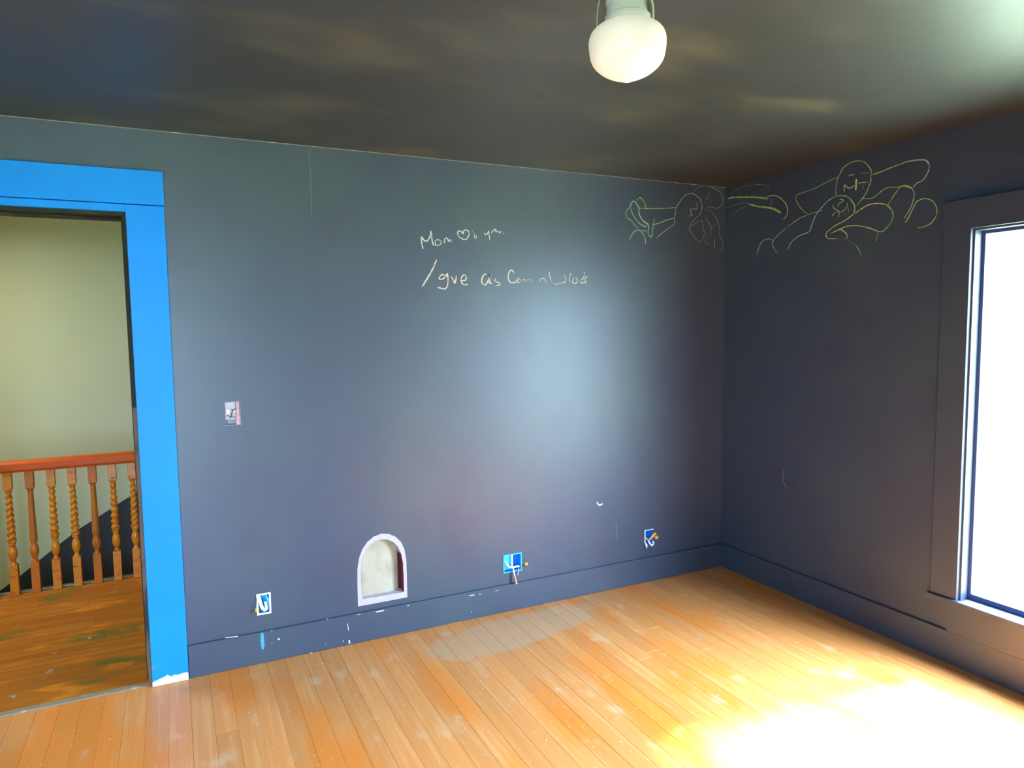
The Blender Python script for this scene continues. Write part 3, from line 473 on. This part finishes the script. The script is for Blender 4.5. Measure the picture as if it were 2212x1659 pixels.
part('box_shell', shell(OB2), BOXB, o2); part('box_rim', rim(OB2, .005), BOXC, o2)
part('side_panel', bx(OB2[0]+.005, -1.516, .010, .014, OB2[2]+.012, OB2[3]-.004), BOXC, o2)
part('divider', bx(-1.5165, -1.509, -.003, .05, .240, .314), WHITE, o2)
part('wire', tube(bmesh.new(), [(-1.552, .03, .285), (-1.548, -.002, .268), (-1.535, -.012, .250), (-1.512, -.012, .244), (-1.480, -.006, .244), (-1.466, .01, .235)], .0055), WHITE, o2)
part('wire', tube(bmesh.new(), [(-1.512, .02, .250), (-1.511, -.012, .235), (-1.509, -.020, .205), (-1.506, -.022, .188)], .0042), WHITE, o2)
part('wire', tube(bmesh.new(), [(-1.509, -.020, .200), (-1.504, -.024, .175), (-1.500, -.024, .158)], .006), COPPER, o2)
part('wire', tube(bmesh.new(), [(-1.500, -.024, .159), (-1.498, -.024, .152)], .0045), WHITE, o2)
part('wire', tube(bmesh.new(), [(-1.468, .01, .236), (-1.478, -.010, .215), (-1.486, -.014, .195)], .0016), WHITE, o2)
part('wire', tube(bmesh.new(), [(-1.457, .01, .262), (-1.446, -.006, .256), (-1.432, -.006, .2495)], .0014), STEEL, o2)
part('wire_nut', nut((-1.430, -.008, .2495), (-.35, -.9, .1), .0105, .013), NUT, o2)
o3 = tag(empty('outlet_box', (-.579, 0, .222)), 'small blue uncovered outlet box with orange wire connector nearest the room corner', 'outlet box', 'open electrical boxes on the long dark wall')
part('box_shell', shell(OB3), BOXB, o3)
bm = bmesh.new(); box(bm, OB3[0]-.001, OB3[0]+.0055, -.003, .0, .24, .323); box(bm, OB3[0]+.0055, OB3[1], -.0028, .0, .3185, .323); part('box_rim', bm, WHITE, o3)
part('wire', tube(bmesh.new(), [(-.594, .03, .27), (-.588, -.004, .262), (-.582, -.014, .268)], .0055), WHITE, o3)
part('wire', tube(bmesh.new(), [(-.588, -.010, .262), (-.582, -.020, .272), (-.568, -.028, .293), (-.553, -.034, .306)], lambda t: .0062+.0015*t), NUT, o3)
part('wire_nut', nut((-.528, -.006, .268), (-.45, -.85, .1), .0125, .014), NUT, o3)
part('wire', tube(bmesh.new(), [(-.545, .02, .29), (-.547, -.004, .280), (-.541, -.012, .272)], .003), COPPER, o3)
part('wire', tube(bmesh.new(), [(-.588, -.006, .258), (-.583, -.014, .240), (-.568, -.016, .226), (-.556, -.014, .234), (-.554, -.006, .248)], .0055), WHITE, o3)
part('wire', tube(bmesh.new(), [(-.607, .01, .25), (-.608, -.012, .235), (-.607, -.014, .214)], lambda t: .003+.004*math.sin(PI*t)), WHITE, o3)
o4 = tag(empty('switch_box', (-2.915, 0, 1.138)), 'uncovered light switch box with bare black wires beside the blue door casing', 'switch box', 'open electrical boxes on the long dark wall')
part('box_shell', shell(SWB, .045), STEEL, o4)
part('plaster_lining', bx(-2.944, -2.902, .004, .010, 1.165, 1.243), PLASTER, o4)
part('side_panel', bx(-2.901, -2.886, .001, .006, 1.141, 1.244), PINK, o4)
part('white_tab', bx(-2.942, -2.928, .000, .006, 1.190, 1.212, bev=.002), WHITE, o4); part('white_tab', bx(-2.914, -2.905, -.001, .005, 1.178, 1.206, bev=.002), WHITE, o4)
SX = lambda a, b: (-2.947+(a-420)*.000121, 1.247-(b-450)*.000120)
def sw(pts, y=-.002): return [(SX(a, b)[0], y-.004*math.sin(i), SX(a, b)[1]) for i, (a, b) in enumerate(pts)]
for pts in ([(480, 940), (560, 1010), (650, 1030), (760, 1050)], [(690, 800), (640, 880), (620, 980), (590, 1090)], [(725, 860), (735, 960), (765, 1045)], [(640, 730), (690, 800), (740, 740), (820, 740)]):
    part('wire', tube(bmesh.new(), sw(pts), .0015), BLACKW, o4)

# ---------------------------------------------------------------- outside
kind(link('ground', bx(-30, 70, -60, 60, -3.4, -3.3), GROUND), 'structure')
fn = tag(empty('garden_fence', (20, 8, -3.3)), 'pale cream rail fence with posts far beyond the bright window', 'fence')
FT = -.62
part('top_rail', bx(19.9, 20.1, -8, 22, FT-.16, FT), FENCE, fn); part('bottom_rail', bx(19.92, 20.08, -8, 22, -2.9, -2.75), FENCE, fn)
for i in range(11): part('post', bx(19.86, 20.14, -8.07+i*3-.0, -7.79+i*3, -3.3, FT-.02), FENCE, fn)
for i in range(60): part('picket', bx(20.1, 20.13, -7.95+i*.5, -7.6+i*.5, -3.2, FT-.20), FENCE, fn)
